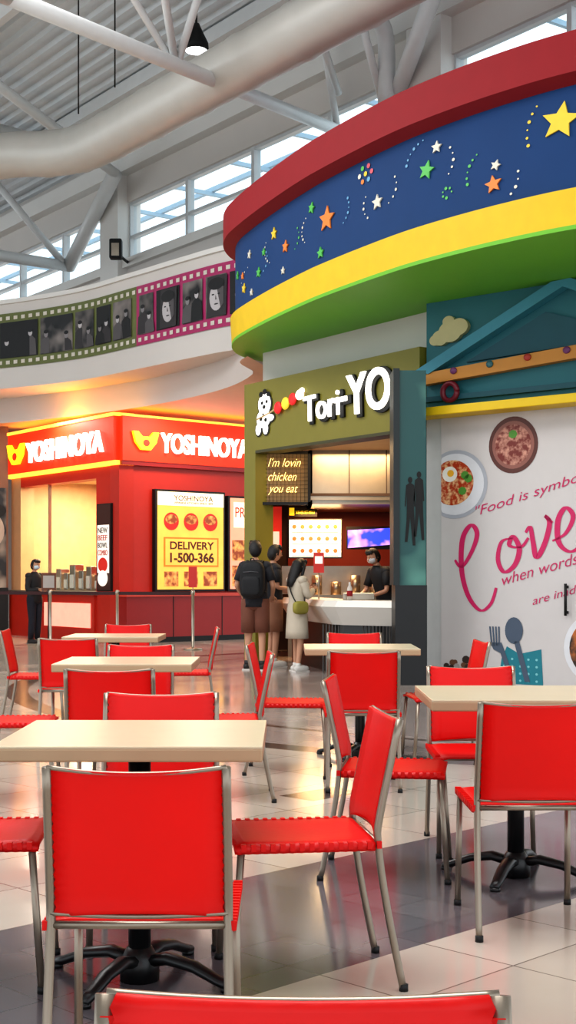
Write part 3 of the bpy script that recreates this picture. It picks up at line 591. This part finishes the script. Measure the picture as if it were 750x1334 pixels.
def chair_mesh():
    b=MB(); r=.0115
    for s in (-1,1):
        b.tube(cat([(s*.205,.275,0),(s*.203,.225,.25),(s*.2,.2,.43),(s*.2,.205,.52),(s*.198,.265,.8)],4),r,tubem,8)
        b.tube([(s*.205,-.235,0),(s*.2,-.205,.43)],r,tubem,8)
        b.tube([(s*.2,-.205,.428),(s*.2,.2,.428)],r,tubem,8)
        for yy in (-.235,.275): b.rings([(s*.205,yy,0,.014,.014),(s*.205,yy,.02,.014,.014)],blk,8)
    b.tube([(-.2,-.205,.428),(.2,-.205,.428)],r*.8,tubem,8); b.tube([(-.2,.2,.435),(.2,.2,.435)],r*.8,tubem,8)
    b.tube(cat([(-.198,.265,.8),(-.1,.277,.79),(0,.281,.787),(.1,.277,.79),(.198,.265,.8)],4),r*.5,tubem,8)
    b.tube(cat([(-.2,.203,.462),(-.1,.215,.46),(0,.22,.459),(.1,.215,.46),(.2,.203,.462)],4),r*.5,tubem,8)
    nx,ny=8,32
    def slab(f,m):
        vs=[];fs=[]
        for side in (0,1):
            for j in range(ny+1):
                for i in range(nx+1): vs.append(f(i/nx*2-1,j/ny,side,i in(0,nx),j))
        K=(nx+1)*(ny+1); id_=lambda s,j,i:s*K+j*(nx+1)+i
        for j in range(ny):
            for i in range(nx):
                for s in (0,1): fs.append((id_(s,j,i),id_(s,j,i+1),id_(s,j+1,i+1),id_(s,j+1,i)))
            for i in (0,nx): fs.append((id_(0,j,i),id_(0,j+1,i),id_(1,j+1,i),id_(1,j,i)))
        for i in range(nx):
            for j in (0,ny): fs.append((id_(0,j,i),id_(0,j,i+1),id_(1,j,i+1),id_(1,j,i)))
        b.add(vs,fs,m,True)
    def seat(u,v,s,edge,j):
        x=u*(.212+(.005 if (edge and j%2) else 0)); yy=-.225+.415*v; z=.447-.012*(1-u*u)*math.sin(math.pi*v)+(0 if s else -.018)
        if edge: z+= -.006 if s else -.012
        if v<.04 : z-=.008 if s else 0
        return Vector((x,yy,z))
    slab(seat,red)
    def back(u,v,s,edge,j):
        z=.455+.347*v-.012*(1-abs(u)**2)*(v-.5)*2; yb=.202+.062*max(0,(z-.5)/.3)
        x=u*(.187+(.005 if (edge and j%2) else 0)); yy=yb+.02*(1-u*u)+(.006 if s else -.014)
        return Vector((x,yy,z))
    slab(back,red)
    for k in range(15):
        yy=-.2+.4*k/14
        for s in (-1,1): b.box(s*.208-.011,s*.208+.011,yy-.007,yy+.007,.424,.445,red)
    for k in range(12):
        z=.475+.3*k/11; yb=.205+.062*(z-.5)/.3
        for s in (-1,1): b.box(s*.194-.008,s*.194+.008,yb-.012,yb-.002,z-.007,z+.007,red)
    return b.obj('dining_chair')
base=chair_mesh(); first=True
def chair(x,y,face):
    global first
    if first: o=base; first=False
    else: o=bpy.data.objects.new('dining_chair',base.data); S.collection.objects.link(o)
    o.location=(x,y,0); o.rotation_euler=(0,0,R(face+90))
for a in [(-.45,4.10),(-.9,7.65),(-1.4,10.96),(.49,9.2),(.93,5.52)]: table(*a)
for a in [(-.335,3.25,90),(.04,4.15,188),(-.97,4.15,4),(-.45,4.64,-88),
 (-.82,6.43,91),(-.92,8.12,-92),(-.36,7.5,183),(-1.5,7.4,5),
 (-1.5,9.52,88),(-1.42,11.76,-90),(-.85,11.2,184),(-2.0,10.8,2),
 (.02,8.5,-4),(.43,7.92,90),(.5,9.95,-90),(1.02,8.9,186),
 (.43,5.6,-8),(.84,4.8,91),(.86,6.1,-90),(1.6,5.6,180),
 (.01,1.095,-91),(-2.75,11.4,100)]: chair(*a)
# ---------------------------------------------------------------- people
skin=mat('skin',c(196,146,118),.5,var=.04); hairm=mat('hair_black',c(20,16,16),.4,bump=.5,nscale=20)
def hand(b,w,d,p,curl,sm):
    w=Vector(w); d=Vector(d).normalized(); p=Vector(p); p=(p-d*p.dot(d)).normalized(); sd=d.cross(p)
    pts=[w-d*.015,w+d*.02,w+d*.055,w+d*.085]
    b.tube(pts,[.024,.034,.04,.034],sm,10,flat=(.5,1.05),up=p)
    for k,(o,L) in enumerate(((-.029,.062),(-.0095,.074),(.0095,.069),(.028,.054))):
        q0=w+d*.075+sd*o; dd=d.copy(); P=[q0]
        for j in range(3):
            dd=(dd+p*math.tan(curl*(.5+.25*j))).normalized(); q0=q0+dd*L*(.42,.33,.25)[j]; P.append(q0)
        b.tube(P,[.0092,.0088,.008,.006],sm,7)
    q0=w+d*.03-sd*.03; P=[q0]; dd=(d*.75-sd*.65+p*.25).normalized()
    for j in range(2): q0=q0+dd*.032; P.append(q0); dd=(dd+d*.4+p*.35*curl).normalized()
    b.tube([w+d*.015-sd*.015]+P,[.013,.0115,.0105,.008],sm,7)
def head(b,yaw=0,pitch=0,hair='short',sm=skin,mask=None,base=(0,0,1.49),glasses=False):
    M0=b.M.copy(); b.M=M0@Matrix.Translation(base)@Matrix.Rotation(yaw,4,'Z')@Matrix.Rotation(pitch,4,'X')
    ce=(0,-.012,.115)
    def hf(q):
        t=q.z/.115
        if t<0: q.x*=1-.28*t*t; 
        if t<0 and q.y>0: q.y*=1+.25*t
        return q
    b.blob(ce,(.076,.094,.115),sm,1,24,18,hf)
    b.tube([(0,-.1,.125),(0,-.118,.1),(0,-.108,.09)],[.007,.014,.012],sm,8)
    for s in (-1,1):
        b.blob((s*.03,-.092,.122),(.014,.01,.008),mat('eye_white',c(236,232,228)),1,10,6); b.blob((s*.03,-.1,.122),(.006,.004,.006),blk,1,8,6)
        b.tube([(s*.015,-.101,.143),(s*.032,-.1,.147),(s*.048,-.09,.143)],.0035,hairm,6)
        b.blob((s*.077,.0,.112),(.01,.02,.03),sm,1,10,8)
    b.tube([(-.022,-.094,.062),(0,-.1,.06),(.022,-.094,.062)],[.003,.006,.003],mat('lips',c(150,84,76)),6)
    if mask:
        b.blob((0,-.018,.085),(.08,.1,.058),mask,.9,20,10,cut=lambda v:v.y>-.03)
        for s in (-1,1): b.tube([(s*.072,-.05,.1),(s*.082,.01,.125)],.002,mask,5)
    if glasses:
        for s in (-1,1):
            b.tube([(s*.032+.02*math.cos(a*.63),-.106,.122+.016*math.sin(a*.63)) for a in range(11)],.002,blk,5); b.tube([(s*.05,-.1,.125),(s*.08,0,.125)],.002,blk,5)
    def cut(v): return (v.y<-.035 and v.z<.055) or (v.z<-.045)
    b.blob((0,-.004,.125),(.088,.104,.118),hairm,1,24,18,cut=cut)
    b.blob((0,.03,.105),(.082,.072,.1),hairm,1,20,12)
    for i in range(9):
        x=-.064+.016*i; q_=math.sqrt(1-(x/.086)**2); b.tube([(x*.7,-.02-.03*q_,.232),(x*.95,-.02-.066*q_,.2),(x,-.015-.083*q_,.17+.008*(i%2))],[.02,.018,.006],hairm,8)
    if hair=='long':
        b.rings([(0,.035,.2,.05,.05),(0,.035,.15,.09,.085),(0,.04,.05,.098,.085),(0,.055,-.06,.1,.07),(0,.065,-.16,.088,.05),(0,.07,-.24,.06,.03)],hairm,18)
        for s in (-1,1): b.tube([(s*.07,-.03,.18),(s*.088,-.03,.1),(s*.09,-.035,0),(s*.085,-.04,-.12)],[.02,.025,.025,.01],hairm,8)
    b.M=M0
def person(name,loc,facing,Ht,arms,outfit,lean=0,hd={},stance=(.09,.09),step=(0,0),sm=skin):
    k=Ht/1.72; root=empty(name,(loc[0],loc[1]*KY,0),R(facing+90)); root.scale=(k,k,k)
    L=lambda z:-lean*max(0,z-.92)
    J={'pel':(0,0,.93),'wa':(0,L(1.08),1.08),'ch':(0,L(1.28),1.28),'nb':(0,L(1.42)+.01,1.42),'hb':(0,L(1.52),1.52)}
    E=[('pel','wa'),('wa','ch'),('ch','nb'),('nb','hb')]; Rd={'pel':.12,'wa':.11,'ch':.12,'nb':.055,'hb':.05}
    for i,s in enumerate((-1,1)):
        t='LR'[i]; st=stance[i]; sy=step[i]
        J['hip'+t]=(s*.085,0,.88); J['kn'+t]=(s*(.085+st)/2,sy*.5-.015,.49); J['an'+t]=(s*st,sy+.02,.085); J['toe'+t]=(s*(st+.02),sy-.13,.03)
        J['sh'+t]=(s*.165,L(1.38)+.01,1.385); el,wr=arms[i]; J['el'+t]=el; J['wr'+t]=wr
        um=Vector(J['sh'+t]).lerp(Vector(el),.5); J['ua'+t]=tuple(um)
        E+=[('pel','hip'+t),('hip'+t,'kn'+t),('kn'+t,'an'+t),('an'+t,'toe'+t),('ch','sh'+t),('sh'+t,'ua'+t),('ua'+t,'el'+t),('el'+t,'wr'+t)]
        Rd.update({'hip'+t:.085,'kn'+t:.056,'an'+t:.037,'toe'+t:.032,'sh'+t:.045,'ua'+t:.04,'el'+t:.038,'wr'+t:.025})
    ks=list(J); me=bpy.data.meshes.new('body'); me.from_pydata([J[q] for q in ks],[(ks.index(a),ks.index(e)) for a,e in E],[]); me.materials.append(sm)
    o=bpy.data.objects.new('body',me); S.collection.objects.link(o); o.parent=root
    md=o.modifiers.new('Skin','SKIN'); md.use_smooth_shade=True
    for i,q_ in enumerate(ks): me.skin_vertices[0].data[i].radius=(Rd[q_],Rd[q_]); me.skin_vertices[0].data[i].use_root=(i==0)
    sb=o.modifiers.new('Sub','SUBSURF'); sb.levels=1; sb.render_levels=2
    b=MB()
    top=outfit['top']; bot=outfit['bot']; yo=lambda z:L(z)
    if outfit.get('dress'):
        rg=[(.5,.2,.165),(.62,.195,.16),(.8,.185,.15),(.95,.175,.14),(1.08,.145,.115),(1.22,.155,.118),(1.33,.165,.115),(1.4,.14,.09),(1.45,.07,.065)]
    else:
        rg=[(.84,.172,.128),(.9,.17,.13),(1.0,.165,.128),(1.12,.158,.122),(1.24,.17,.125),(1.34,.182,.118),(1.4,.155,.095),(1.44,.09,.07),(1.465,.062,.06)]
    b.rings([(0,yo(z)+.003,z,rx,ry) for z,rx,ry in rg],top,22)
    for i,s in enumerate((-1,1)):
        t='LR'[i]; sh=Vector(J['sh'+t]); el=Vector(J['el'+t]); wr=Vector(J['wr'+t])
        if outfit.get('long'): b.tube(cat([sh+Vector((-s*.05,0,.0)),sh.lerp(el,.35),el,wr.lerp(el,.1)],4),[.07]*5+[.058]*4+[.05]*3+[.042],top,12)
        else: b.tube([sh+Vector((-s*.06,0,.0)),sh,sh.lerp(el,.4),sh.lerp(el,.75)],[.055,.066,.062,.062],top,12)
        b.blob(sh+Vector((-s*.012,0,-.004)),(.075,.075,.07),top,1,14,10)
        hip=Vector(J['hip'+t]); kn=Vector(J['kn'+t]); an=Vector(J['an'+t])
        if outfit.get('pants'): b.tube([hip+Vector((0,0,.07)),hip,hip.lerp(kn,.5),kn,kn.lerp(an,.5),an+Vector((0,0,.01))],[.1,.102,.09,.072,.066,.06],bot,14)
        elif not outfit.get('dress'): b.tube([hip+Vector((0,0,.07)),hip,hip.lerp(kn,.5),hip.lerp(kn,.97)],[.1,.108,.104,.1],bot,14)
        sy=J['an'+t][1]; ax=J['an'+t][0]
        b.blob((ax+s*.008,sy-.055,.045),(.05,.135,.05),outfit['shoe'],.75,16,8); b.box(ax-.045,ax+.06,sy-.185,sy+.075,0,.018,outfit.get('sole',outfit['shoe'])); b.tube([an+Vector((0,0,-.03)),an+Vector((0,0,.045))],[.045,.042],outfit['shoe'],12)
        d=(wr-el).normalized(); hdn=outfit.get('hand',{}).get(i,((0,-.3,-1) if d.z<-.5 else (-s*1,0,.1)))
        hand(b,wr,d,hdn,outfit.get('curl',.5),sm)
    if not outfit.get('dress'): b.rings([(0,0,.8,.1,.09),(0,0,.84,.15,.115),(0,0,.9,.165,.122),(0,0,.98,.16,.12)],bot,20)
    head(b,base=(0,yo(1.5),1.49),sm=sm,**hd)
    if 'extra' in outfit: outfit['extra'](b)
    b.obj('clothes_and_head',parent=root)
    return root
navy=mat('shirt_charcoal',c(40,40,46),.8,bump=.3); brown=mat('shorts_brown',c(118,72,56),.8); shoe=mat('shoe_dark',c(36,32,32),.6); sole=mat('shoe_sole',c(210,204,196),.6)
def backpack(b):
    m=mat('backpack_black',c(22,22,26),.7,bump=.3); b.blob((0,.2,1.2),(.165,.1,.25),m,.55,24,14); b.blob((0,.28,1.12),(.125,.045,.13),m,.5,20,10)
    b.tube([(-.1,.3,1.3),(0,.305,1.31),(.1,.3,1.3)],.006,mat('zip_grey',c(90,90,94)),6); b.tube([(-.03,.2,1.44),(-.02,.2,1.48),(.02,.2,1.48),(.03,.2,1.44)],.008,m,6)
    for s in (-1,1): b.tube(cat([(s*.09,.12,1.4),(s*.1,.03,1.455),(s*.105,-.08,1.4),(s*.11,-.13,1.25),(s*.13,-.08,1.08),(s*.14,.1,1.03)],5),.02,m,8,flat=(.4,1))
person('man_with_backpack',(-.43,11.1,0),80,1.7,[((-.25,.04,1.12),(-.2,-.16,.98)),((.25,.03,1.12),(.2,-.16,.98))],dict(top=navy,bot=brown,shoe=shoe,sole=sole,extra=backpack),hd=dict(yaw=.3,pitch=.1),step=(.03,-.04),stance=(.1,.11))
person('man_with_glasses',(-.2,11.5,0),20,1.66,[((-.22,.02,1.12),(-.17,-.2,1.1)),((.22,.02,1.12),(.17,-.2,1.08))],dict(top=mat('shirt_black',c(30,30,36),.8),bot=mat('shorts_tan',c(150,104,80),.8),shoe=sole,sole=sole,curl=.8),hd=dict(yaw=.15,pitch=.15,glasses=True))
cream=mat('dress_cream',c(196,184,166),.8,bump=.3)
def bag(b):
    m=mat('bag_mustard',c(150,140,60),.6); b.blob((-.2,.08,.97),(.06,.13,.1),m,.6,18,10); b.tube(cat([(-.19,.0,1.05),(-.1,-.06,1.3),(.04,-.03,1.44),(.08,.1,1.38),(-.05,.15,1.2),(-.19,.16,1.05)],5),.01,blk,7)
    b.bbox(-.04,.04,-.33,-.318,1.2,1.34,blk,.004)
person('woman_with_phone',(.12,10.95,0),35,1.47,[((-.2,-.06,1.15),(-.07,-.25,1.24)),((.2,-.06,1.15),(.07,-.25,1.24))],dict(top=cream,bot=cream,dress=True,shoe=mat('sneaker_white',c(216,212,206)),extra=bag,long=True,curl=.9,hand={0:(.3,-.2,.3),1:(-.3,-.2,.3)}),hd=dict(hair='long',pitch=.35),step=(.03,-.05))
chefm=mat('chef_black',c(26,26,30),.7)
person('chef',(1.36,11.6,0),215,1.62,[((-.24,-.2,1.1),(-.13,-.42,1.02)),((.24,-.2,1.1),(.13,-.42,1.02))],dict(top=chefm,bot=chefm,pants=True,shoe=shoe,curl=.8),lean=.35,hd=dict(pitch=.4,mask=mat('mask_grey',c(200,200,204))))
mk=mat('mask_blue',c(200,220,232),.7)
def tab(b): b.bbox(-.13,.13,-.36,-.345,1.05,1.22,mat('clipboard',c(120,110,104)),.004)
person('restaurant_worker',(-4.68,15.6,0),-35,1.55,[((-.22,-.05,1.1),(-.12,-.28,1.1)),((.22,-.05,1.1),(.12,-.28,1.1))],dict(top=chefm,bot=mat('pants_navy',c(24,26,40),.8),pants=True,shoe=shoe,long=True,curl=.8,extra=tab),hd=dict(mask=mk,pitch=.15,hair='short'))
# ---------------------------------------------------------------- lights
W=bpy.data.worlds.new('World'); S.world=W; W.use_nodes=True; bg=W.node_tree.nodes['Background']; bg.inputs[0].default_value=(.88,.95,1,1); bg.inputs[1].default_value=1.6
def area(name,loc,size,e,col=(1,1,1)):
    l=bpy.data.lights.new(name,'AREA'); l.energy=e; l.size=size; l.color=col; o=bpy.data.objects.new(name,l); S.collection.objects.link(o); o.location=(loc[0],loc[1]*KY,loc[2])
area('hall_fill_lamp',(-1,3,9.4),6,750,(1,.99,.98)); area('hall_fill_lamp',(-6,9,9),6,750,(1,.99,.98))  # overhead fill lamps added to brighten the hall
area('stall_light',(1.0,12.0,3.05),1.2,70,(1,.66,.34)); area('stall_light',(.6,13.3,2.25),.9,60,(1,.55,.24))
area('restaurant_light',(-3.6,17.8,3.25),1.8,420,(1,.78,.5))
area('soffit_light',(-1.6,15.4,4.35),.8,70,(1,.8,.65)); area('soffit_light',(-4.6,16.4,4.35),.8,70,(1,.8,.65))
cam=bpy.data.cameras.new('camera'); co=bpy.data.objects.new('camera',cam); S.collection.objects.link(co); co.location=(0,0,1.22); co.rotation_euler=(math.pi/2,0,0)
cam.sensor_fit='VERTICAL'; cam.sensor_height=24; cam.lens=24*1760/1334; cam.shift_y=85/1334; cam.clip_end=200
S.camera=co
